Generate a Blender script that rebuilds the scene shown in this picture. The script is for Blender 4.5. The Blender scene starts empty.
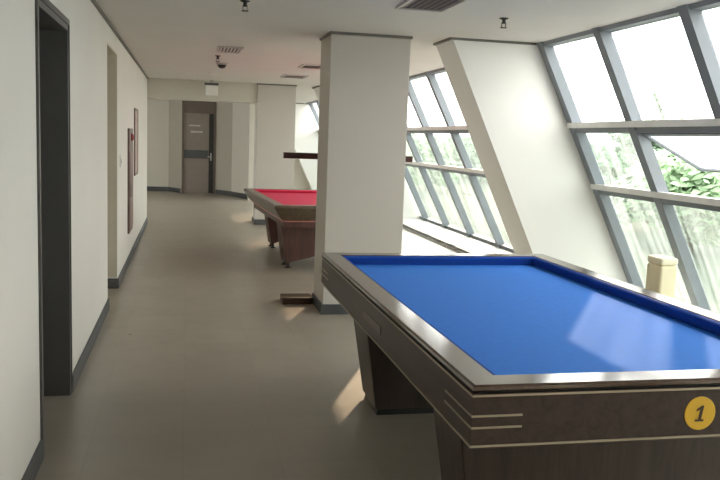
import bpy, bmesh, math, random
from mathutils import Vector, Matrix
random.seed(7)
S = bpy.context.scene
COL = S.collection
H = 2.42                      # ceiling height
WX = -0.6475                  # left wall face

def gx(z):                    # inner face of the sloped glazing frame at height z
    return 2.967 + 0.5 * (H - z)

# ------------------------------------------------------------------ materials
def new_mat(name):
    m = bpy.data.materials.new(name); m.use_nodes = True
    nt = m.node_tree
    b = nt.nodes['Principled BSDF']
    return m, nt, b

def mat(name, color, rough=0.6, metal=0.0, var=0.06, scale=6.0, bump=0.0, bscale=80.0, spec=0.5, stretch=None, coat=0.0):
    m, nt, b = new_mat(name)
    tc = nt.nodes.new('ShaderNodeTexCoord')
    mp = nt.nodes.new('ShaderNodeMapping')
    nt.links.new(tc.outputs['Object'], mp.inputs['Vector'])
    if stretch: mp.inputs['Scale'].default_value = stretch
    n = nt.nodes.new('ShaderNodeTexNoise'); n.inputs['Scale'].default_value = scale; n.inputs['Detail'].default_value = 5
    nt.links.new(mp.outputs['Vector'], n.inputs['Vector'])
    r = nt.nodes.new('ShaderNodeValToRGB')
    r.color_ramp.elements[0].position = 0.3; r.color_ramp.elements[1].position = 0.7
    r.color_ramp.elements[0].color = tuple(c * (1 - var) for c in color) + (1,)
    r.color_ramp.elements[1].color = tuple(min(1, c * (1 + var)) for c in color) + (1,)
    nt.links.new(n.outputs['Fac'], r.inputs['Fac'])
    nt.links.new(r.outputs['Color'], b.inputs['Base Color'])
    b.inputs['Roughness'].default_value = rough
    b.inputs['Metallic'].default_value = metal
    b.inputs['Specular IOR Level'].default_value = spec
    b.inputs['Coat Weight'].default_value = coat
    if bump:
        n2 = nt.nodes.new('ShaderNodeTexNoise'); n2.inputs['Scale'].default_value = bscale; n2.inputs['Detail'].default_value = 4
        nt.links.new(mp.outputs['Vector'], n2.inputs['Vector'])
        bp = nt.nodes.new('ShaderNodeBump'); bp.inputs['Strength'].default_value = bump; bp.inputs['Distance'].default_value = 0.01
        nt.links.new(n2.outputs['Fac'], bp.inputs['Height'])
        nt.links.new(bp.outputs['Normal'], b.inputs['Normal'])
    return m

def wood(name, c1, c2, rough=0.35, scale=3.0, stretch=(1, 1, 1), coat=0.0):
    m, nt, b = new_mat(name)
    tc = nt.nodes.new('ShaderNodeTexCoord'); mp = nt.nodes.new('ShaderNodeMapping')
    mp.inputs['Scale'].default_value = stretch
    nt.links.new(tc.outputs['Object'], mp.inputs['Vector'])
    n = nt.nodes.new('ShaderNodeTexNoise'); n.inputs['Scale'].default_value = scale; n.inputs['Detail'].default_value = 8
    n.inputs['Roughness'].default_value = 0.65; n.inputs['Distortion'].default_value = 0.6
    nt.links.new(mp.outputs['Vector'], n.inputs['Vector'])
    r = nt.nodes.new('ShaderNodeValToRGB')
    r.color_ramp.elements[0].position = 0.32; r.color_ramp.elements[1].position = 0.68
    r.color_ramp.elements[0].color = c1 + (1,); r.color_ramp.elements[1].color = c2 + (1,)
    nt.links.new(n.outputs['Fac'], r.inputs['Fac'])
    nt.links.new(r.outputs['Color'], b.inputs['Base Color'])
    b.inputs['Roughness'].default_value = rough
    b.inputs['Coat Weight'].default_value = coat; b.inputs['Coat Roughness'].default_value = 0.12
    return m

def floor_mat():
    m, nt, b = new_mat('grey_brown_vinyl')
    tc = nt.nodes.new('ShaderNodeTexCoord')
    br = nt.nodes.new('ShaderNodeTexBrick')
    br.offset = 0.0; br.squash = 1.0
    br.inputs['Scale'].default_value = 1.0
    br.inputs['Mortar Size'].default_value = 0.0025
    br.inputs['Mortar Smooth'].default_value = 0.4
    br.inputs['Brick Width'].default_value = 0.45; br.inputs['Row Height'].default_value = 0.45
    br.inputs['Color1'].default_value = (0.325, 0.288, 0.240, 1)
    br.inputs['Color2'].default_value = (0.355, 0.315, 0.263, 1)
    br.inputs['Mortar'].default_value = (0.30, 0.265, 0.22, 1)
    nt.links.new(tc.outputs['Object'], br.inputs['Vector'])
    n = nt.nodes.new('ShaderNodeTexNoise'); n.inputs['Scale'].default_value = 2.2; n.inputs['Detail'].default_value = 7
    nt.links.new(tc.outputs['Object'], n.inputs['Vector'])
    r = nt.nodes.new('ShaderNodeValToRGB')
    r.color_ramp.elements[0].color = (0.86, 0.86, 0.86, 1); r.color_ramp.elements[1].color = (1.1, 1.09, 1.07, 1)
    nt.links.new(n.outputs['Fac'], r.inputs['Fac'])
    mx = nt.nodes.new('ShaderNodeMix'); mx.data_type = 'RGBA'; mx.blend_type = 'MULTIPLY'; mx.inputs['Factor'].default_value = 1
    nt.links.new(br.outputs['Color'], mx.inputs['A']); nt.links.new(r.outputs['Color'], mx.inputs['B'])
    nt.links.new(mx.outputs['Result'], b.inputs['Base Color'])
    n3 = nt.nodes.new('ShaderNodeTexNoise'); n3.inputs['Scale'].default_value = 9; n3.inputs['Detail'].default_value = 4
    nt.links.new(tc.outputs['Object'], n3.inputs['Vector'])
    mr = nt.nodes.new('ShaderNodeMapRange'); mr.inputs['To Min'].default_value = 0.24; mr.inputs['To Max'].default_value = 0.38
    nt.links.new(n3.outputs['Fac'], mr.inputs['Value'])
    nt.links.new(mr.outputs['Result'], b.inputs['Roughness'])
    return m

def glass_mat(name, haze, tint=(0.96, 0.98, 0.97), film=(0.90, 0.93, 0.91)):
    """Window glass with a film of dust: mostly clear, a thin scattering part, a mirror part by Fresnel."""
    m = bpy.data.materials.new(name); m.use_nodes = True
    nt = m.node_tree; nt.nodes.clear()
    out = nt.nodes.new('ShaderNodeOutputMaterial')
    tr = nt.nodes.new('ShaderNodeBsdfTransparent'); tr.inputs['Color'].default_value = tint + (1,)
    tl = nt.nodes.new('ShaderNodeBsdfTranslucent'); tl.inputs['Color'].default_value = film + (1,)
    gl = nt.nodes.new('ShaderNodeBsdfGlossy'); gl.inputs['Roughness'].default_value = 0.03
    lw = nt.nodes.new('ShaderNodeLayerWeight')
    pw = nt.nodes.new('ShaderNodeMath'); pw.operation = 'POWER'; pw.inputs[1].default_value = 5.0
    fr = nt.nodes.new('ShaderNodeMath'); fr.operation = 'MULTIPLY_ADD'; fr.inputs[1].default_value = 0.6; fr.inputs[2].default_value = 0.02
    nt.links.new(lw.outputs['Facing'], pw.inputs[0]); nt.links.new(pw.outputs[0], fr.inputs[0])
    tc = nt.nodes.new('ShaderNodeTexCoord'); mp = nt.nodes.new('ShaderNodeMapping'); mp.inputs['Scale'].default_value = (1, 7, 0.5)
    nt.links.new(tc.outputs['Object'], mp.inputs['Vector'])
    n = nt.nodes.new('ShaderNodeTexNoise'); n.inputs['Scale'].default_value = 2.0; n.inputs['Detail'].default_value = 4
    nt.links.new(mp.outputs['Vector'], n.inputs['Vector'])
    mr = nt.nodes.new('ShaderNodeMapRange')
    mr.inputs['From Min'].default_value = 0.3; mr.inputs['From Max'].default_value = 0.7
    mr.inputs['To Min'].default_value = haze * 0.2; mr.inputs['To Max'].default_value = min(1, haze * 1.8)
    nt.links.new(n.outputs['Fac'], mr.inputs['Value'])
    m1 = nt.nodes.new('ShaderNodeMixShader'); m2 = nt.nodes.new('ShaderNodeMixShader')
    nt.links.new(mr.outputs['Result'], m1.inputs['Fac'])
    nt.links.new(tr.outputs[0], m1.inputs[1]); nt.links.new(tl.outputs[0], m1.inputs[2])
    nt.links.new(fr.outputs[0], m2.inputs['Fac'])
    nt.links.new(m1.outputs[0], m2.inputs[1]); nt.links.new(gl.outputs[0], m2.inputs[2])
    nt.links.new(m2.outputs[0], out.inputs['Surface'])
    return m

M = {}
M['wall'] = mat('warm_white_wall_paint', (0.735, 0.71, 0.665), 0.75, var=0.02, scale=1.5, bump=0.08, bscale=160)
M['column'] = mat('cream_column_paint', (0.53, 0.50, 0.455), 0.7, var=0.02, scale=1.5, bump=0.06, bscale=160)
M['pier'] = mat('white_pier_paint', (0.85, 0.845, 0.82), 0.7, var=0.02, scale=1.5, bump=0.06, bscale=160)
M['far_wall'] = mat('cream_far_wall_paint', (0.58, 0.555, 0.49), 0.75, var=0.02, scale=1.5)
M['recess'] = mat('beige_grey_recess', (0.42, 0.39, 0.33), 0.75, var=0.02)  # darker, greyer tone than the rest of the far wall
M['ceiling'] = mat('off_white_ceiling_board', (0.655, 0.635, 0.605), 0.85, var=0.025, scale=1.2, bump=0.06, bscale=200)
M['floor'] = floor_mat()
M['skirting'] = mat('slate_grey_skirting', (0.07, 0.075, 0.08), 0.45, var=0.08)
M['trim'] = mat('dark_grey_trim_and_shadow_gap', (0.17, 0.16, 0.145), 0.6)  # also paints the shadow gaps above columns and piers dark
M['frame_dark'] = mat('charcoal_door_paint', (0.085, 0.085, 0.083), 0.42, var=0.06)
M['frame_dark2'] = mat('charcoal_frame_paint', (0.10, 0.10, 0.098), 0.38, var=0.06)
M['jamb'] = mat('beige_jamb_paint', (0.56, 0.52, 0.44), 0.6, var=0.03)
M['alu'] = mat('grey_painted_aluminium', (0.21, 0.235, 0.265), 0.5, metal=0.0, var=0.05)
M['sill'] = mat('white_sill_stone', (0.82, 0.81, 0.78), 0.35, var=0.03)
M['nosing'] = mat('dark_sill_edging', (0.05, 0.05, 0.055), 0.45)
M['glass'] = glass_mat('dusty_window_glass', 0.16)
M['glass_low'] = glass_mat('streaked_lower_window_glass', 0.16, (0.77, 0.81, 0.79), (0.50, 0.54, 0.51))
M['glass_mid'] = glass_mat('grimy_middle_window_glass', 0.14, (0.83, 0.87, 0.85), (0.52, 0.56, 0.53))
M['glass_sash'] = glass_mat('milky_sash_glass', 0.75)  # sash pane scatters much more white than the other panes
M['cloth_blue'] = mat('blue_billiard_cloth', (0.026, 0.185, 0.67), 0.85, var=0.05, scale=40, bump=0.05, bscale=900, spec=0.3)
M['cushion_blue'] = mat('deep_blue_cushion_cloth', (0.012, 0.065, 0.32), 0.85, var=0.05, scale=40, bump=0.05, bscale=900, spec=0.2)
M['cloth_red'] = mat('crimson_billiard_cloth', (0.60, 0.028, 0.085), 0.85, var=0.05, scale=40, bump=0.05, bscale=900, spec=0.3)
M['wood_apron'] = wood('dark_walnut_laminate', (0.026, 0.016, 0.014), (0.056, 0.036, 0.031), 0.38, 3, (9, 0.7, 9))
M['wood_apron_x'] = wood('dark_walnut_laminate_crosswise', (0.026, 0.017, 0.015), (0.055, 0.037, 0.032), 0.38, 3, (0.7, 9, 9))
M['wood_rail'] = wood('polished_walnut_rail', (0.055, 0.031, 0.021), (0.098, 0.058, 0.040), 0.14, 4, (6, 0.8, 6), coat=0.45)
M['wood_leg'] = wood('brown_pedestal_laminate', (0.036, 0.026, 0.022), (0.072, 0.052, 0.044), 0.42, 3, (8, 8, 0.8))
M['wood_red'] = wood('reddish_brown_pedestal', (0.055, 0.018, 0.014), (0.105, 0.036, 0.028), 0.45, 3, (8, 8, 0.8))
M['wood_olive'] = wood('olive_brown_apron', (0.070, 0.048, 0.030), (0.13, 0.095, 0.062), 0.36, 3, (6, 1.2, 6), coat=0.3)
M['block_brown'] = wood('dark_brown_block', (0.050, 0.027, 0.016), (0.095, 0.055, 0.034), 0.4, 3, (0.8, 8, 8))
M['mahogany'] = wood('mahogany_cue_rail', (0.055, 0.010, 0.008), (0.11, 0.024, 0.018), 0.35, 3, (0.8, 8, 8))
M['brass'] = mat('pale_gold_inlay', (0.46, 0.41, 0.32), 0.35, metal=0.55, var=0.04)
M['pink_line'] = mat('dull_red_inlay', (0.50, 0.17, 0.15), 0.4, var=0.04)
M['black'] = mat('black_plastic', (0.02, 0.02, 0.02), 0.4)
M['groove'] = mat('black_groove', (0.012, 0.010, 0.010), 0.6)
M['yellow'] = mat('yellow_sticker', (0.72, 0.44, 0.035), 0.45, var=0.03)
M['ink'] = mat('dark_number_ink', (0.035, 0.02, 0.01), 0.5)
M['steel'] = mat('brushed_steel', (0.45, 0.44, 0.42), 0.35, metal=0.9)
M['plate'] = mat('tarnished_plate', (0.15, 0.125, 0.11), 0.4, metal=0.4)
M['white_plastic'] = mat('white_plastic', (0.78, 0.78, 0.75), 0.4)
M['bead'] = mat('white_enamel_bead', (0.88, 0.87, 0.85), 0.3)
M['vent'] = mat('grey_vent_paint', (0.55, 0.51, 0.49), 0.5)
M['vent_dark'] = mat('dark_duct', (0.20, 0.165, 0.155), 0.8)
M['red_paint'] = mat('red_lamp_plastic', (0.30, 0.03, 0.03), 0.35)
M['cab'] = mat('dark_red_brown_cabinet', (0.15, 0.10, 0.085), 0.45, var=0.1)
M['cab_face'] = mat('dull_maroon_cabinet_door', (0.20, 0.12, 0.105), 0.4)
M['notice'] = mat('faded_notice_sheet', (0.50, 0.38, 0.35), 0.7, var=0.25, scale=14)
M['door_brown'] = mat('grey_brown_door_paint', (0.25, 0.21, 0.185), 0.5, var=0.05)
M['door_frame_brown'] = mat('umber_door_frame', (0.14, 0.11, 0.09), 0.5, var=0.05)
M['cream'] = mat('cream_card', (0.84, 0.76, 0.54), 0.6, var=0.04)
M['cream_lid'] = mat('pale_cream_lid', (0.87, 0.81, 0.64), 0.55, var=0.03)
M['ground'] = mat('rough_grass_ground', (0.075, 0.095, 0.07), 0.9, var=0.2, scale=3)
M['bark'] = mat('bark', (0.12, 0.09, 0.06), 0.9, var=0.2, scale=14)
M['leaf'] = mat('pale_green_leaves', (0.33, 0.48, 0.29), 0.6, var=0.35, scale=3)
M['leaf2'] = mat('mid_green_leaves', (0.13, 0.22, 0.13), 0.6, var=0.35, scale=3)
M['concrete'] = mat('grey_concrete', (0.45, 0.45, 0.43), 0.9, var=0.1, scale=2)

# ------------------------------------------------------------------ geometry helpers
def BM(): return bmesh.new()

def box(bm, x0, x1, y0, y1, z0, z1, bev=0.0, seg=2):
    g = bmesh.ops.create_cube(bm, size=1.0)
    vs = g['verts']
    for v in vs:
        v.co = Vector(((x0 + x1) / 2 + v.co.x * (x1 - x0), (y0 + y1) / 2 + v.co.y * (y1 - y0), (z0 + z1) / 2 + v.co.z * (z1 - z0)))
    if bev:
        es = list({e for v in vs for e in v.link_edges})
        bmesh.ops.bevel(bm, geom=es, offset=bev, segments=seg, affect='EDGES', profile=0.5)
    return vs

def prism_y(bm, poly, y0, y1):           # polygon given in (x,z), extruded along y
    a = [bm.verts.new((x, y0, z)) for x, z in poly]; b = [bm.verts.new((x, y1, z)) for x, z in poly]
    return _close(bm, a, b)

def prism_x(bm, poly, x0, x1):           # polygon given in (y,z), extruded along x
    a = [bm.verts.new((x0, y, z)) for y, z in poly]; b = [bm.verts.new((x1, y, z)) for y, z in poly]
    return _close(bm, a, b)

def prism_z(bm, poly, z0, z1):           # polygon given in (x,y), extruded along z
    a = [bm.verts.new((x, y, z0)) for x, y in poly]; b = [bm.verts.new((x, y, z1)) for x, y in poly]
    return _close(bm, a, b)

def _close(bm, a, b):
    n = len(a)
    fs = [bm.faces.new(a[::-1]), bm.faces.new(b)]
    for i in range(n):
        fs.append(bm.faces.new((a[i], a[(i + 1) % n], b[(i + 1) % n], b[i])))
    bmesh.ops.recalc_face_normals(bm, faces=fs)
    return fs

def frustum(bm, bot, top, z0, z1, bev=0.0):   # bot/top = (x0,x1,y0,y1)
    def ring(r, z): return [bm.verts.new(p) for p in ((r[0], r[2], z), (r[1], r[2], z), (r[1], r[3], z), (r[0], r[3], z))]
    a, b = ring(bot, z0), ring(top, z1)
    fs = _close(bm, a, b)
    if bev:
        bmesh.ops.bevel(bm, geom=list({e for f in fs for e in f.edges}), offset=bev, segments=2, affect='EDGES', profile=0.5)

def lathe(bm, prof, cx, cy, seg=24, axis='z', origin=0.0):   # prof = [(r,h)]
    rings = []
    for r, h in prof:
        ring = []
        for i in range(seg):
            t = 2 * math.pi * i / seg
            if axis == 'z': p = (cx + r * math.cos(t), cy + r * math.sin(t), origin + h)
            elif axis == 'y': p = (cx + r * math.cos(t), origin + h, cy + r * math.sin(t))
            else: p = (origin + h, cx + r * math.cos(t), cy + r * math.sin(t))
            ring.append(bm.verts.new(p))
        rings.append(ring)
    fs = [bm.faces.new(rings[0][::-1]), bm.faces.new(rings[-1])]
    for a, b in zip(rings, rings[1:]):
        for i in range(seg):
            fs.append(bm.faces.new((a[i], a[(i + 1) % seg], b[(i + 1) % seg], b[i])))
    bmesh.ops.recalc_face_normals(bm, faces=fs)

def obj(name, bm, m, parent=None, smooth=False):
    bmesh.ops.recalc_face_normals(bm, faces=bm.faces[:])
    me = bpy.data.meshes.new(name); bm.to_mesh(me); bm.free()
    me.materials.append(M[m] if isinstance(m, str) else m)
    if smooth:
        for p in me.polygons: p.use_smooth = True
    o = bpy.data.objects.new(name, me); COL.objects.link(o)
    if parent:
        o.parent = parent
        o.matrix_parent_inverse = parent_inv(parent)
    return o

def parent_inv(p):
    m = Matrix.Identity(4); q = p; chain = []
    while q: chain.append(q); q = q.parent
    for q in reversed(chain):
        m = m @ q.matrix_parent_inverse @ Matrix.LocRotScale(q.location, q.rotation_euler, q.scale)
    return m.inverted()

def tag(o, label, cat, group=None, kind=None):
    o['label'] = label; o['category'] = cat
    if group: o['group'] = group
    if kind: o['kind'] = kind
    return o

def thing(name, loc, label, cat, group=None, kind=None):
    o = bpy.data.objects.new(name, None); COL.objects.link(o)
    o.empty_display_size = 0.1; o.location = loc
    return tag(o, label, cat, group, kind)

def struct(name, bm, m, label, cat):
    return tag(obj(name, bm, m), label, cat, kind='structure')

# ------------------------------------------------------------------ the room shell
Y0, Y1 = -2.0, 21.9
bm = BM(); box(bm, -4.7, 4.35, Y0 - .2, Y1 + .2, -0.15, 0.0)
struct('floor', bm, 'floor', 'grey-brown vinyl tile floor running the length of the hall', 'floor')
bm = BM(); box(bm, -4.7, gx(H) + 0.14, Y0 - .2, Y1 + .2, H, H + 0.18)
struct('ceiling', bm, 'ceiling', 'flat off-white ceiling over the long hall', 'ceiling')

# left wall with two openings
D0, D1, DZ = 3.81, 4.75, 2.09          # dark doorway
E0, E1, EZ = 7.03, 8.02, 2.245         # beige opening
WT = 0.26
bm = BM()
for (a, b, z0, z1) in ((Y0, D0, 0, H), (D0, D1, DZ, H), (D1, E0, 0, H), (E0, E1, EZ, H), (E1, 13.97, 0, H)):
    box(bm, WX - WT, WX, a, b, z0, z1)
struct('wall_left', bm, 'wall', 'long plain white left wall with a dark doorway and a beige opening', 'wall')
bm = BM(); box(bm, WX - WT - .02, gx(0) + .1, Y0 - .2, Y0, 0, H)
struct('wall_back', bm, 'wall', 'plain white wall closing the near end of the hall', 'wall')
bm = BM(); box(bm, -4.7, WX - WT - .0005, 13.75, 13.97, 0, H)
struct('wall_lobby', bm, 'wall', 'white wall turning left beyond the end of the left wall', 'wall')
bm = BM(); box(bm, -4.7, -4.5, 13.97, 21.95, 0, .6); box(bm, -4.7, -4.5, 13.97, 21.95, 2.3, H)
box(bm, -4.7, -4.5, 13.97, 14.6, .6, 2.3); box(bm, -4.7, -4.5, 19.06, 21.95, .6, 2.3)
struct('wall_lobby_left', bm, 'wall', 'white side wall of the lobby at the far end', 'wall')
# far wall, bent around the far door
FD0, FD1 = -0.12, 0.735
bm = BM()
def wallseg(p, q, z0=0, z1=H, t=0.15):
    p, q = Vector(p), Vector(q); d = (q - p).normalized(); n = Vector((-d.y, d.x)) * t
    prism_z(bm, [tuple(p), tuple(q), tuple(q + n), tuple(p + n)], z0, z1)
wallseg((-4.5, 21.75), (-0.46, 21.75))
wallseg((FD0, 21.15), (FD1, 21.15), 2.36, H)
wallseg((1.12, 20.55), (1.60, 19.25)); wallseg((1.60, 19.25), (1.602, 21.9), t=0.15)
box(bm, FD0 - .1, FD1 + .1, 21.36, 21.5, 0, H)  # unseen backing added behind the door to stop sky light leaking in
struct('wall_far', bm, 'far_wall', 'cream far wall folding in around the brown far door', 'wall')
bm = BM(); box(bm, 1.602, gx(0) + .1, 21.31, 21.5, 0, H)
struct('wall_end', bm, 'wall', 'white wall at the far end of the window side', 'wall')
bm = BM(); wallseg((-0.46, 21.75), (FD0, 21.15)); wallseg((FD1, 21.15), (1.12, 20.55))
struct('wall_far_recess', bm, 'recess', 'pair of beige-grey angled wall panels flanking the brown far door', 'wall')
# dropped beam across the hall
bm = BM(); box(bm, -4.5, 1.175, 13.98, 14.42, 2.095, H)
struct('trim_1', bm, 'far_wall', 'white dropped beam across the hall in front of the far lobby', 'beam')

# skirtings
def skirt(name, pieces, label):
    bm = BM()
    for p in pieces: box(bm, *p, 0, 0.10, bev=0.004)
    return struct(name, bm, 'skirting', label, 'baseboard')
t = 0.014
skirt('baseboard_left', [(WX, WX + t, Y0, D0 - .035), (WX, WX + t, D1 + .035, E0), (WX, WX + t, E1, 13.97),
                         (WX - WT + .05, WX + t, E1 - t, E1 - 0.0005), (WX - WT + .05, WX + t, E0 + .0005, E0 + t)],
      'slate grey skirting along the foot of the left wall')
bm = BM()
def skirtseg(p, q):
    p, q = Vector(p), Vector(q); d = (q - p).normalized(); n = Vector((d.y, -d.x)) * t
    prism_z(bm, [tuple(p), tuple(q), tuple(q + n), tuple(p + n)], 0, 0.115)
skirtseg((-4.5, 21.75), (-0.46, 21.75)); skirtseg((-0.46, 21.75), (FD0 - .02, 21.18)); skirtseg((FD1 + .02, 21.12), (1.12, 20.55)); skirtseg((1.12, 20.55), (1.60, 19.25))
struct('baseboard_far', bm, 'skirting', 'slate grey skirting at the foot of the far wall', 'baseboard')
bm = BM(); box(bm, WX, WX + 0.02, Y0, 13.97, H - 0.022, H)
struct('trim_2', bm, 'trim', 'thin dark trim where the left wall meets the ceiling', 'trim')

# columns
def column(n, x, y, w, d, label):
    c = bpy.data.objects.new('column', None); COL.objects.link(c); c.location = (x, y, 0)
    tag(c, label, 'column', kind='structure')
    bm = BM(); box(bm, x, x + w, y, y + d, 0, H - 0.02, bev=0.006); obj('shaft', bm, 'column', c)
    bm = BM()
    for r in ((x - t, x + w + t, y - t, y - .0005), (x - t, x + w + t, y + d + .0005, y + d + t), (x - t, x - .0005, y - .0004, y + d + .0004), (x + w + .0005, x + w + t, y - .0004, y + d + .0004)):
        box(bm, *r, 0, 0.09)
    obj('baseboard', bm, 'skirting', c)
    bm = BM(); box(bm, x - .012, x + w + .012, y - .012, y + d + .012, H - 0.02, H); obj('shadow_gap_strip', bm, 'trim', c)  # dark strip painted in for the shadow gap under the ceiling
    return c
column(1, 1.1752, 6.78, 0.695, 0.52, 'broad square cream column standing behind the blue table')
column(2, 1.1752, 13.93, 0.66, 0.52, 'cream column far down the hall behind the red table')

# sloped piers parallel to the glazing
def pier(y0, y1, label):
    poly = [(2.20, H), (gx(H) + .14, H), (gx(0) + .14, 0), (2.20 + 0.465 * H, 0)]
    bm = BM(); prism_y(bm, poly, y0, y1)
    c = struct('sloped_pier', bm, 'pier', label, 'pier')
    bm = BM(); box(bm, 2.18, gx(H), y0 - 0.012, y0 - .0005, H - 0.02, H); box(bm, 2.18, 2.199, y0, y1, H - 0.02, H)
    obj('shadow_gap_strip', bm, 'trim', c)  # gap shade at the pier top, put in as a dark strip
pier(6.66, 7.14, 'sloped white pier leaning along the glazing beyond the blue table')
pier(13.75, 14.40, 'sloped white pier leaning along the glazing beyond the red table')
pier(20.85, 21.30, 'sloped white pier closing the window side past the far column')
pier(-0.50, 0.14, 'sloped white pier by the glazing beside the near end of the hall')

# glazing
SZ = 0.166
TZ = (1.70, 1.165)
def slab(za, zb, ia, ib):      # cross-section parallel to the slope between heights za..zb, offsets ia..ib from the inner face
    return [(gx(zb) + ia, zb), (gx(zb) + ib, zb), (gx(za) + ib, za), (gx(za) + ia, za)]

def window(n, ys, label, ye, sash=None):
    w = thing('window_%d' % n, (gx(0), ys[0], 0), label, 'window', kind='structure')
    for y in ys:
        bm = BM(); prism_y(bm, slab(SZ, H, 0.0, 0.10), y - 0.048, y + 0.048); obj('mullion', bm, 'alu', w)
    for z in TZ:
        bm = BM(); zc = 0.042
        prism_y(bm, [(gx(z) + .018, z + zc), (gx(z) + .118, z + zc), (gx(z) + .118, z - zc), (gx(z) + .018, z - zc)], ye[0], ye[1])
        tr_ = obj('transom', bm, 'alu', w)
        bm = BM(); prism_y(bm, [(gx(z) - .022, z + .046), (gx(z) + .0175, z + .046), (gx(z) + .0175, z - .002), (gx(z) - .022, z - .002)], ye[0], ye[1])
        bd = obj('bead', bm, 'bead', tr_); bd['label'] = 'white edge bead'
    bm = BM(); prism_y(bm, slab(H - .03, H, 0.016, 0.12), *ye); obj('head_rail', bm, 'alu', w)
    bm = BM(); prism_y(bm, slab(SZ, SZ + .05, 0.016, 0.12), *ye); obj('bottom_rail', bm, 'alu', w)
    bounds = [ye[0]] + [y for y in sorted(ys) if ye[0] < y < ye[1]] + [ye[1]]
    rows = [(SZ + .02, TZ[1], 'glass_low'), (TZ[1], TZ[0], 'glass_mid'), (TZ[0], H - .02, 'glass')]
    for a, b in zip(bounds, bounds[1:]):
        if b - a < .1: continue
        for i, (za, zb, gm) in enumerate(rows):
            if sash and i == 1 and a <= sash <= b:
                y0, y1 = a + .035, b - .035
                hz = TZ[0] - .035; hx = gx(hz) + .06
                ex, ez = 3.95, 1.395                       # the sash swings outwards at the bottom
                L = math.hypot(ex - hx, hz - ez); dx, dz = (ex - hx) / L, (ez - hz) / L
                def strip(u0, u1, v0, v1, yy0, yy1, bm):
                    nx, nz = -dz, dx
                    P = lambda u, v: (hx + dx * u + nx * v, hz + dz * u + nz * v)
                    prism_y(bm, [P(u0, v0), P(u1, v0), P(u1, v1), P(u0, v1)], yy0, yy1)
                bm = BM()
                strip(0, .035, -.018, .018, y0, y1, bm); strip(L - .035, L, -.018, .018, y0, y1, bm)
                strip(.035, L - .035, -.018, .018, y0, y0 + .035, bm); strip(.035, L - .035, -.018, .018, y1 - .035, y1, bm)
                s = obj('open_sash', bm, 'alu', w); s['label'] = 'grey window sash propped open outwards'
                bm = BM(); strip(.030, L - .030, -.004, .004, y0 + .03, y1 - .03, bm); obj('sash_pane', bm, 'glass_sash', s)
                continue
            bm = BM(); prism_y(bm, slab(za, zb, 0.086, 0.092), a + .02, b - .02); obj('pane', bm, gm, w)
    bm = BM(); box(bm, 3.53, gx(SZ) + .13, ye[0], ye[1], 0, SZ)
    s = obj('window_sill', bm, 'sill', w); s['label'] = 'low white window sill'
    bm = BM(); box(bm, 3.508, 3.5295, ye[0], ye[1], SZ - .03, SZ + .004); obj('edging', bm, 'nosing', s)
    return w
window(1, [6.60, 5.63, 4.55, 3.47, 2.40, 1.32, 0.20], 'sloped grey-framed window beside the blue table with one sash propped open', (0.145, 6.655), sash=5.0)
window(2, [7.20, 8.70, 10.0, 11.15, 12.3, 13.45], 'sloped grey-framed window between the white pier and the red table', (7.145, 13.745))
window(3, [14.46, 15.6, 16.75, 17.9, 19.05, 20.2], 'sloped window seen far off past the left edge of the broad column', (14.405, 20.845))
window(4, [-1.9, -0.56], 'sloped window at the near end of the hall', (-1.98, -0.505))

w5 = thing('window_5', (-4.6, 17.9, .6), 'unseen window added in the side wall to light the far lobby', 'window', kind='structure')  # out of view, added to let daylight into the lobby
for a, b in ((14.6, 14.66), (16.8, 16.86), (19.0, 19.06)):
    bm = BM(); box(bm, -4.65, -4.55, a + .0005, b - .0005, .6005, 2.2995); obj('mullion', bm, 'alu', w5)
for a, b in ((14.66, 16.8), (16.86, 19.0)):
    bm = BM(); box(bm, -4.605, -4.597, a, b, .6005, 2.2995); obj('pane', bm, 'glass', w5)

# ------------------------------------------------------------------ doors
d = thing('door_1', (WX, D0, 0), 'charcoal grey door set deep in the dark doorway nearest the camera', 'door', kind='structure')
bm = BM()
f = 0.032
box(bm, WX - WT, WX + .006, D0 + .0005, D0 + f, 0, DZ - .0005); box(bm, WX - WT, WX + .006, D1 - f, D1 - .0005, 0, DZ - .0005)
box(bm, WX - WT, WX + .006, D0 + f, D1 - f, DZ - f, DZ - .0005)
for y in (D0 + f, D1 - f - .02):                      # rebates
    box(bm, WX - .17, WX - .14, y, y + .02, 0, DZ - f)
obj('frame', bm, 'frame_dark2', d)
bm = BM(); 
for a, b in ((D0 - .03, D0 + .0005), (D1 - .0005, D1 + .012)): box(bm, WX + .0005, WX + .012, a, b, 0, DZ + .03)
box(bm, WX + .0005, WX + .012, D0, D1, DZ, DZ + .03)
obj('architrave', bm, 'frame_dark', d)
bm = BM(); box(bm, WX - .225, WX - .185, D0 + f + .003, D1 - f - .003, 0.008, DZ - f - .003, bev=.003)
lf = obj('leaf', bm, 'frame_dark', d)
bm = BM(); lathe(bm, [(.026, 0), (.026, .01), (.01, .012), (.01, .05)], D0 + .12, 1.0, 16, 'x', WX - .185)
box(bm, WX - .145, WX - .130, D0 + .11, D0 + .23, .99, 1.01, bev=.004)
obj('handle', bm, 'steel', lf)

d = thing('door_2', (WX, E0, 0), 'pale beige door set in the second opening of the left wall', 'door', kind='structure')
bm = BM()
box(bm, WX - WT, WX - .002, E0 + .0005, E0 + .012, .116, EZ - .0005); box(bm, WX - WT, WX - .002, E1 - .012, E1 - .0005, .116, EZ - .0005)
box(bm, WX - WT, WX - .002, E0 + .012, E1 - .012, EZ - .012, EZ - .0005)
obj('jamb', bm, 'jamb', d)
bm = BM(); box(bm, WX - .25, WX - .21, E0 + .016, E1 - .016, .006, EZ - .016, bev=.003); lf = obj('leaf', bm, 'jamb', d)
bm = BM(); lathe(bm, [(.024, 0), (.024, .01), (.01, .012), (.012, .03), (.026, .04), (.026, .06), (.012, .068)], E0 + .1, 1.0, 16, 'x', WX - .21); obj('knob', bm, 'steel', lf, True)

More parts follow.
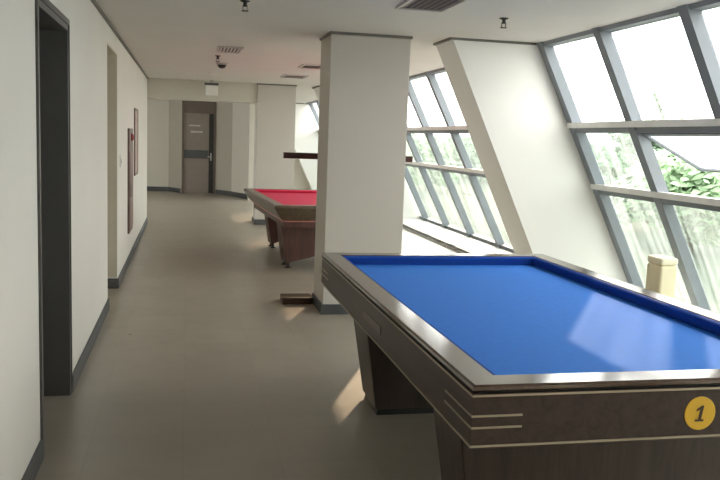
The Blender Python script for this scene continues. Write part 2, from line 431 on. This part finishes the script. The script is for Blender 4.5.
fy = 21.15
d = thing('door_3', (FD0, fy, 0), 'grey-brown door with a dark cross bar in the far wall', 'door', kind='structure')
bm = BM()
box(bm, FD0, FD0 + .05, fy - .03, fy + .12, 0, 2.36); box(bm, FD1 - .05, FD1, fy - .03, fy + .12, 0, 2.36)
box(bm, FD0 + .05, FD1 - .05, fy - .03, fy + .12, 2.05, 2.36)
obj('frame', bm, 'door_frame_brown', d)
bm = BM(); box(bm, FD0 + .051, 0.56, fy + .02, fy + .07, .001, 2.049, bev=.003); lf = obj('leaf', bm, 'door_brown', d)
bm = BM(); box(bm, FD0 + .055, 0.555, fy - .005, fy + .0195, .90, 1.115, bev=.004); o = obj('cross_bar', bm, 'skirting', lf); o['label'] = 'dark grey cross bar'
bm = BM(); box(bm, 0.10, 0.40, fy + .0175, fy + .0195, 1.56, 1.60); box(bm, 0.06, 0.34, fy + .0175, fy + .0195, 1.72, 1.755)
obj('notice_strip', bm, 'vent', lf)
bm = BM(); box(bm, 0.562, FD1 - .05, fy + .03, fy + .07, .01, 2.05); o = obj('side_strip', bm, 'black', d); o['label'] = 'narrow dark strip beside the leaf'  # black strip filling the width between leaf and frame
bm = BM(); box(bm, 0.60, 0.635, fy + .012, fy + .0295, .85, 1.05, bev=.005); box(bm, .53, .635, fy - .02, fy + .012, .94, .965, bev=.004); obj('handle', bm, 'steel', d)

# ------------------------------------------------------------------ billiard tables
def ring_rect(bm, o, i, z0, z1):       # rectangular ring prism, o/i = (x0,x1,y0,y1)
    def ring(r, z): return [bm.verts.new(p) for p in ((r[0], r[2], z), (r[1], r[2], z), (r[1], r[3], z), (r[0], r[3], z))]
    ob, ot, ib, it = ring(o, z0), ring(o, z1), ring(i, z0), ring(i, z1)
    for k in range(4):
        j = (k + 1) % 4
        bm.faces.new((ob[k], ob[j], ot[j], ot[k])); bm.faces.new((ib[j], ib[k], it[k], it[j]))
        bm.faces.new((ot[k], ot[j], it[j], it[k])); bm.faces.new((ob[j], ob[k], ib[k], ib[j]))

def loop_profile(bm, r, prof):         # sweep a closed (inset, z) profile round a rectangle
    rings = []
    for ins, z in prof:
        q = (r[0] + ins, r[1] - ins, r[2] + ins, r[3] - ins)
        rings.append([bm.verts.new(p) for p in ((q[0], q[2], z), (q[1], q[2], z), (q[1], q[3], z), (q[0], q[3], z))])
    n = len(rings)
    for a in range(n):
        A, B = rings[a], rings[(a + 1) % n]
        for k in range(4):
            j = (k + 1) % 4
            bm.faces.new((A[k], A[j], B[j], B[k]))

# --- blue table
R = (0.855, 2.385, 2.218, 5.028); T = 0.80
bt = thing('billiard_table', (1.62, 3.62, 0), 'large dark wood billiard table with bright blue cloth and a yellow number sticker', 'billiard table', 'carom tables along the window side')
bm = BM(); loop_profile(bm, R, [(0, T - .016), (.002, T - .006), (.008, T), (.104, T - .001), (.110, T - .006), (.110, T - .0225), (.010, T - .0225), (.003, T - .018)])
obj('rail', bm, 'wood_rail', bt)
bm = BM(); loop_profile(bm, R, [(.1105, T - .004), (.122, T - .007), (.128, T - .012), (.129, T - .019), (.1165, T - .060), (.1105, T - .060)])
o = obj('cushion', bm, 'cushion_blue', bt); o['label'] = 'deep navy blue cushion'
bm = BM(); box(bm, R[0] + .09, R[1] - .09, R[2] + .09, R[3] - .09, T - .09, T - .0605)
obj('cloth_bed', bm, 'cloth_blue', bt)
bm = BM(); loop_profile(bm, R, [(.012, T - .023), (.012, T - .0275), (.10, T - .0275), (.10, T - .023)][::-1])
obj('groove', bm, 'groove', bt)
AZ = 0.594
bm = BM(); loop_profile(bm, R, [(.003, T - .028), (.003, AZ + .010), (.012, AZ), (.06, AZ), (.06, T - .028)])
obj('apron', bm, 'wood_apron', bt)
bm = BM(); box(bm, R[0] + .061, R[1] - .061, R[2] + .061, R[3] - .061, AZ + .02, AZ + .06); obj('underframe', bm, 'groove', bt)
def inlay(bm, z0, z1): loop_profile(bm, R, [(-.0015, z0), (-.0015, z1), (.0025, z1), (.0025, z0)])
for z in (T - .036, AZ + .010):
    bm = BM(); inlay(bm, z, z + .0065); obj('gold_inlay', bm, 'brass', bt)
for z in (.700, .663):                # short pairs of lines wrapped round each corner
    for sx in (0, 1):
        for sy in (0, 1):
            bm = BM()
            cx, cy = R[sx], R[2 + sy]; ox = 1 if sx == 0 else -1; oy = 1 if sy == 0 else -1
            def bb(xa, xb, ya, yb): box(bm, min(xa, xb), max(xa, xb), min(ya, yb), max(ya, yb), z, z + .006)
            bb(cx - ox * .001, cx + ox * .165, cy - oy * .001, cy + oy * .0025)
            bb(cx - ox * .001, cx + ox * .0025, cy + oy * .0025, cy + oy * .26)
            obj('corner_inlay', bm, 'brass', bt)
for (ya, yb, xi) in ((2.62, 2.98, .10), (4.16, 4.56, .10)):
    bm = BM()
    frustum(bm, (R[0] + xi + .09, R[1] - xi - .09, ya + .03, yb - .03), (R[0] + xi, R[1] - xi, ya, yb), .035, AZ + .015, bev=.006)
    lg = obj('pedestal', bm, 'wood_leg', bt)
    bm = BM(); frustum(bm, (R[0] + xi + .10, R[1] - xi - .10, ya + .04, yb - .04), (R[0] + xi + .105, R[1] - xi - .105, ya + .045, yb - .045), 0, .0345)
    obj('foot', bm, 'black', lg)
bm = BM(); box(bm, 1.50, 1.74, 2.975, 4.165, .30, .56, bev=.004); obj('stretcher', bm, 'groove', bt)
# small metal maker's plate on the long side
bm = BM(); box(bm, R[0] - .0005, R[0] + .0028, 3.40, 3.76, .662, .700, bev=.0006, seg=1); pl = obj('side_plate', bm, 'plate', bt)
# sticker
bm = BM(); lathe(bm, [(.056, 0), (.056, -.002), (.054, -.003)], 1.640, .684, 40, 'y', R[2] + .0029)
st = obj('sticker', bm, 'yellow', bt); st['label'] = 'round yellow sticker with the number 1'
bm = BM()                            # slanted numeral 1 with flag and foot
def sh(p): return [(1.640 + .8 * (x + .16 * z), .684 + .8 * z) for x, z in p]
prism_y(bm, sh([(-.005, -.030), (.009, -.030), (.009, .033), (-.001, .033), (-.020, .019), (-.020, .009), (-.005, .017)]), R[2] - .0012, R[2] - .0002)
prism_y(bm, sh([(-.018, -.033), (.021, -.033), (.021, -.0245), (-.018, -.0245)]), R[2] - .0014, R[2] - .0002)
obj('numeral', bm, 'ink', st)

# --- red table
R2 = (0.80, 2.20, 8.80, 11.60); T2 = 0.78
rt = thing('billiard_table', (1.56, 10.2, 0), 'billiard table with crimson cloth and reddish-brown pedestals behind the broad column', 'billiard table', 'carom tables along the window side')
bm = BM(); loop_profile(bm, R2, [(.006, T2 - .05), (-.004, T2 - .03), (.0, T2 - .012), (.012, T2), (.11, T2 - .001), (.116, T2 - .006), (.116, T2 - .05)])
obj('rail', bm, 'wood_olive', rt)
bm = BM(); loop_profile(bm, R2, [(.1165, T2 - .003), (.15, T2 - .008), (.166, T2 - .018), (.15, T2 - .044), (.1165, T2 - .044)]); obj('cushion', bm, 'cloth_red', rt)
bm = BM(); box(bm, R2[0] + .11, R2[1] - .11, R2[2] + .11, R2[3] - .11, T2 - .09, T2 - .0445); obj('cloth_bed', bm, 'cloth_red', rt)
bm = BM(); loop_profile(bm, R2, [(.012, T2 - .0505), (.03, T2 - .09), (.09, T2 - .165), (.115, T2 - .18), (.17, T2 - .18), (.17, T2 - .0505)])
obj('apron', bm, 'wood_olive', rt)
bm = BM(); loop_profile(bm, R2, [(.110, T2 - .181), (.108, T2 - .192), (.165, T2 - .192), (.165, T2 - .181)]); obj('red_inlay', bm, 'pink_line', rt)
bm = BM(); box(bm, R2[0] + .13, R2[1] - .13, R2[2] + .13, R2[3] - .13, T2 - .26, T2 - .1925); obj('underframe', bm, 'wood_red', rt)
for (ya, yb, xi) in ((9.26, 9.62, .15), (10.95, 11.26, .24)):
    bm = BM()
    xl, xr, zt = R2[0] + xi, R2[1] - xi, T2 - .2605
    bxl, bxr = xl + .07, xr - .07
    poly = [(bxl, .06), (bxl + .06, .075), (1.30 + .0, .125), (1.565, .20), (1.83, .125), (bxr - .06, .075), (bxr, .06), (xr, zt), (xl, zt)]
    fs = prism_y(bm, poly, ya, yb)
    pd = obj('pedestal', bm, 'wood_red', rt)
    for x in (bxl + .035, bxr - .035):
        for y in (ya + .06, yb - .06):
            bm = BM(); lathe(bm, [(.035, 0), (.035, .012), (.016, .02), (.016, .074)], x, y, 16); obj('foot', bm, 'black', pd)

rt.location.x += .08; rt.rotation_euler.z = math.radians(3)      # stands slightly askew
# ------------------------------------------------------------------ step under the middle window
bm = BM(); box(bm, 2.50, 3.507, 7.141, 13.749, 0, .105, bev=.006)
struct('trim_3', bm, 'sill', 'low white step on the floor under the window behind the blue table', 'step')

# ------------------------------------------------------------------ things round the column
cr = thing('cue_rail', (1.485, 7.31, 1.33), 'narrow dark red wooden rail fixed across the back of the broad column', 'rail')
bm = BM(); box(bm, .872, 2.10, 7.36, 7.43, 1.333, 1.389, bev=.004); obj('rail_bar', bm, 'mahogany', cr)
for x in (1.30, 1.66):
    bm = BM(); box(bm, x, x + .08, 7.3005, 7.3595, 1.345, 1.38); obj('bracket', bm, 'steel', cr)
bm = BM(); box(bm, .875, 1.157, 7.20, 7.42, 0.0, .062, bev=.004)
tag(obj('brown_block', bm, 'block_brown'), 'low dark brown block on the floor against the left foot of the broad column', 'block')  # low dark brown box beside the column foot

# cream box on the window sill
cb = thing('storage_box', (3.625, 5.52, SZ), 'tall cream box standing on the window sill behind the blue table', 'box')
bm = BM(); box(bm, 3.55, 3.70, 5.42, 5.62, SZ, .655, bev=.02, seg=3); obj('box_body', bm, 'cream', cb)
bm = BM(); box(bm, 3.548, 3.702, 5.418, 5.622, .6555, .715, bev=.022, seg=3); obj('lid', bm, 'cream_lid', cb)

# ------------------------------------------------------------------ left wall fittings
fc = thing('fire_hose_cabinet', (WX, 9.7, .37), 'narrow dark red-brown fire hose cabinet with a red lamp on the left wall', 'cabinet')
bm = BM(); box(bm, WX + .0005, WX + .022, 9.38, 9.98, .37, 1.56, bev=.004); obj('cabinet_body', bm, 'cab', fc)
bm = BM(); box(bm, WX + .0225, WX + .028, 9.42, 9.94, .41, 1.30, bev=.003); dr = obj('cabinet_door', bm, 'cab_face', fc)
bm = BM(); box(bm, WX + .0285, WX + .04, 9.46, 9.485, .78, .92, bev=.004); obj('handle', bm, 'steel', dr)
bm = BM(); lathe(bm, [(.045, 0), (.045, .008), (.036, .022), (.015, .03)], 9.68, 1.46, 20, 'x', WX + .0225); obj('lamp', bm, 'red_paint', fc, True)
nb = thing('notice_board', (WX, 10.85, 1.0), 'tall framed faded notice board on the left wall past the fire cabinet', 'notice board')
bm = BM(); box(bm, WX + .0005, WX + .008, 10.55, 11.16, 1.0, 1.79); obj('sheet', bm, 'notice', nb)
bm = BM()
for r in ((10.52, 10.55, .97, 1.82), (11.16, 11.19, .97, 1.82)): box(bm, WX + .0005, WX + .014, r[0], r[1], r[2], r[3])
for z in (.97, 1.79): box(bm, WX + .0005, WX + .014, 10.55, 11.16, z, z + .03)
obj('frame', bm, 'cab', nb)
ls = thing('light_switch', (WX, 8.34, 1.23), 'small white light switch on the left wall beside the beige opening', 'switch')
bm = BM(); box(bm, WX + .0005, WX + .010, 8.30, 8.38, 1.17, 1.29, bev=.003); obj('switch_plate', bm, 'white_plastic', ls)
bm = BM(); box(bm, WX + .0102, WX + .016, 8.325, 8.355, 1.205, 1.255, bev=.002); obj('rocker', bm, 'vent', ls)

# ------------------------------------------------------------------ ceiling fittings
def diffuser(x0, x1, y0, y1, n, label):
    v = thing('ceiling_vent', ((x0 + x1) / 2, (y0 + y1) / 2, H), label, 'vent', 'ceiling vents')
    bm = BM(); z0, z1 = H - .016, H - .0005; w = .022
    box(bm, x0, x1, y0, y0 + w, z0, z1); box(bm, x0, x1, y1 - w, y1, z0, z1)
    box(bm, x0, x0 + w, y0 + w, y1 - w, z0, z1); box(bm, x1 - w, x1, y0 + w, y1 - w, z0, z1)
    obj('frame', bm, 'vent', v)
    bm = BM(); box(bm, x0 + w, x1 - w, y0 + w, y1 - w, H - .003, H - .0006); obj('duct', bm, 'vent_dark', v)
    for i in range(n):
        xc = x0 + w + (i + .5) * (x1 - x0 - 2 * w) / n
        bm = BM(); prism_y(bm, [(xc - .012, H - .015), (xc - .008, H - .015), (xc + .012, H - .0035), (xc + .008, H - .0035)], y0 + w + .001, y1 - w - .001)
        obj('slat', bm, 'vent', v)
diffuser(1.36, 1.70, 4.83, 5.36, 7, 'slatted ceiling vent nearest the camera above the blue table')
diffuser(0.30, 0.56, 8.40, 8.95, 6, 'grey slatted ceiling vent above the open corridor floor')
diffuser(1.38, 1.66, 9.85, 10.35, 6, 'slatted ceiling vent beside the top of the broad column')
diffuser(1.36, 1.70, 11.6, 12.15, 6, 'farthest ceiling vent over the red table near the dropped beam')

def sprinkler(x, y, label):
    s = thing('ceiling_sprinkler', (x, y, H), label, 'sprinkler', 'ceiling sprinklers')
    bm = BM(); lathe(bm, [(.032, -.0005), (.032, -.006), (.014, -.012), (.012, -.030)], x, y, 20, 'z', H); obj('escutcheon', bm, 'black', s, True)
    bm = BM(); box(bm, x - .016, x - .012, y - .004, y + .004, H - .065, H - .0305); box(bm, x + .012, x + .016, y - .004, y + .004, H - .065, H - .0305)
    lathe(bm, [(.012, -.040), (.016, -.0305)], x, y, 12, 'z', H); obj('yoke', bm, 'black', s)
    bm = BM(); lathe(bm, [(.024, -.070), (.024, -.0655)], x, y, 16, 'z', H); obj('deflector', bm, 'black', s)
sprinkler(2.19, 5.49, 'dark sprinkler head on the ceiling in front of the sloped pier')
sprinkler(.373, 5.55, 'dark sprinkler head at the top edge over the corridor')
sprinkler(.337, 9.45, 'dark sprinkler head far along the corridor just past a grey vent')
cam_ = thing('dome_detector', (.424, 10.4, H), 'small dark round detector on the ceiling beyond the corridor sprinkler', 'detector')
bm = BM(); lathe(bm, [(.075, -.0005), (.075, -.018), (.06, -.022)], .424, 10.4, 24, 'z', H); obj('base', bm, 'vent', cam_, True)
bm = BM(); lathe(bm, [(.055, -.0225), (.052, -.04), (.035, -.06), (.010, -.067)], .424, 10.4, 24, 'z', H); obj('dome', bm, 'black', cam_, True)
sm = thing('smoke_detector', (.36, 12.2, H), 'pale round smoke detector on the ceiling in front of the exit sign', 'detector')
bm = BM(); lathe(bm, [(.06, -.0005), (.06, -.015), (.05, -.03), (.03, -.04)], .36, 12.2, 24, 'z', H); obj('housing', bm, 'vent', sm, True)
ex = thing('exit_sign', (.395, 13.75, H), 'small white hanging sign box with a dark top in front of the dropped beam', 'sign')
bm = BM(); box(bm, .28, .51, 13.70, 13.78, 2.335, 2.375, bev=.003); obj('bracket', bm, 'frame_dark', ex)
bm = BM(); box(bm, .37, .425, 13.735, 13.75, 2.3755, H - .0005); obj('hanger', bm, 'steel', ex)
bm = BM(); box(bm, .295, .50, 13.71, 13.77, 2.17, 2.3345, bev=.006); obj('sign_box', bm, 'white_plastic', ex)

# ------------------------------------------------------------------ outdoors
bm = BM(); box(bm, 4.40, 90, -40, 120, -.45, -.30)
struct('ground', bm, 'ground', 'rough grassy ground outside the windows', 'ground')

def shrub(x, y, r, h, n, name, label, leafm, leaf=0.10, seed=1, trunk=.5, group=None):
    rnd = random.Random(seed)
    g = thing(name, (x, y, -.30), label, 'tree' if h > 2.6 else 'shrub', group)
    bm = BM()
    lathe(bm, [(.07, 0), (.05, trunk), (.035, h * .6)], x, y, 8, 'z', -.30)
    for k in range(6):                       # branches
        a = k * 1.05 + rnd.random(); z = trunk * .8 + rnd.random() * h * .3
        p0 = Vector((x, y, -.3 + z)); p1 = p0 + Vector((math.cos(a) * r * .7, math.sin(a) * r * .7, h * .3))
        dd = (p1 - p0).normalized(); s = dd.orthogonal().normalized() * .022; tt = dd.cross(s)
        A = [bm.verts.new(p0 + s), bm.verts.new(p0 + tt), bm.verts.new(p0 - s), bm.verts.new(p0 - tt)]
        B = [bm.verts.new(p1 + s * .4), bm.verts.new(p1 + tt * .4), bm.verts.new(p1 - s * .4), bm.verts.new(p1 - tt * .4)]
        _close(bm, A, B)
    obj('stem', bm, 'bark', g)
    bm = BM()
    blobs = []
    for k in range(12):
        a = rnd.random() * 6.283; q = math.sqrt(rnd.random()) * r * .62
        blobs.append((x + q * math.cos(a), y + q * math.sin(a), -.3 + trunk * .7 + rnd.random() * (h - trunk) * .85, r * (.35 + .25 * rnd.random())))
    for i in range(n):
        bx, by, bz, br = rnd.choice(blobs)
        v = Vector((rnd.gauss(0, 1), rnd.gauss(0, 1), rnd.gauss(0, 1))).normalized() * br * (rnd.random() ** .4)
        c = Vector((bx, by, max(bz + v.z * .8, -.2))) + Vector((v.x, v.y, 0))
        u = Vector((rnd.gauss(0, 1), rnd.gauss(0, 1), rnd.gauss(0, .6))).normalized(); w = u.orthogonal().normalized()
        s = leaf * (.6 + .8 * rnd.random())
        bm.faces.new([bm.verts.new(c - u * s), bm.verts.new(c + w * s * .45), bm.verts.new(c + u * s), bm.verts.new(c - w * s * .45)])
    me = bpy.data.meshes.new('foliage'); bm.to_mesh(me); bm.free(); me.materials.append(M[leafm])
    o = bpy.data.objects.new('foliage', me); COL.objects.link(o); o.parent = g; o.matrix_parent_inverse = parent_inv(g)

shrub(9.2, 13.2, 1.3, 2.3, 5200, 'garden_shrub', 'pale green bush outside seen under the propped open sash', 'leaf', .11, 3, .5)
shrub(9.5, 16.6, 1.2, 1.75, 3600, 'garden_shrub', 'low green bush outside seen between the sloped pier and the open sash', 'leaf2', .11, 4, .4)
shrub(11.5, 18.3, 1.2, 3.9, 3600, 'garden_tree', 'thin pale tree outside faint in the upper pane beside the pier', 'leaf2', .10, 5, 1.5)
shrub(9.0, 29.5, 1.2, 2.3, 3600, 'garden_shrub', 'green bush outside seen between the broad column and the sloped pier', 'leaf', .12, 6, .5)

rnd = random.Random(11)
bm = BM()
for i in range(15000):
    c = Vector((14.3 + rnd.gauss(0, .45), 2 + 48 * rnd.random(), 0)); c.z = -.28 + (1.9 + .35 * math.sin(c.y * 1.7) * math.sin(c.y * .61)) * (1 - rnd.random() ** 1.5)
    u = Vector((rnd.gauss(0, 1), rnd.gauss(0, 1), rnd.gauss(0, .6))).normalized(); q = u.orthogonal().normalized(); k = .16 * (.6 + .8 * rnd.random())
    bm.faces.new([bm.verts.new(c - u * k), bm.verts.new(c + q * k * .5), bm.verts.new(c + u * k), bm.verts.new(c - q * k * .5)])
me = bpy.data.meshes.new('hedge'); bm.to_mesh(me); bm.free(); me.materials.append(M['leaf2'])
hg = bpy.data.objects.new('hedge', me); COL.objects.link(hg)
tag(hg, 'long overgrown hedge across the ground outside the windows', 'hedge', kind='stuff')

# ------------------------------------------------------------------ light
w = bpy.data.worlds.new('hazy_sky'); S.world = w; w.use_nodes = True
bg = w.node_tree.nodes['Background']
bg.inputs['Color'].default_value = (1.0, 0.975, 0.955, 1); bg.inputs['Strength'].default_value = 2.2
sl = bpy.data.lights.new('sun', 'SUN'); sl.energy = 2.1; sl.angle = math.radians(0.7); sl.color = (1.0, 0.72, 0.48)
so = bpy.data.objects.new('sun', sl); COL.objects.link(so)
AZ_, EL_ = math.radians(23.3), math.radians(22.8)
to_sun = Vector((math.sin(AZ_) * math.cos(EL_), math.cos(AZ_) * math.cos(EL_), math.sin(EL_)))
so.rotation_euler = to_sun.to_track_quat('Z', 'Y').to_euler(); so.location = (12, 26, 12)

# ------------------------------------------------------------------ camera
cd = bpy.data.cameras.new('camera'); co = bpy.data.objects.new('camera', cd); COL.objects.link(co)
cd.sensor_fit = 'HORIZONTAL'; cd.sensor_width = 36.0; cd.lens = 800.66 / 720 * 36
cd.clip_start = .05; cd.clip_end = 500
r_ = Vector((0.9770552, -0.2097769, 0.0368346)); u_ = Vector((-0.00974675, 0.12872377, 0.99163259)); f_ = Vector((0.2127631, 0.9692388, -0.12372559))
mm = Matrix((r_, u_, -f_)).transposed().to_4x4(); mm.translation = (0, 0, 1.5243)
co.matrix_world = mm
S.camera = co

S.view_settings.view_transform = 'Standard'; S.view_settings.look = 'None'
S.view_settings.gamma = 1.0; S.view_settings.exposure = 1.62; S.view_settings.use_curve_mapping = False
try:
    S.cycles.max_bounces = 12; S.cycles.diffuse_bounces = 8; S.cycles.transparent_max_bounces = 24
    S.cycles.sample_clamp_indirect = 8.0
except Exception:
    pass
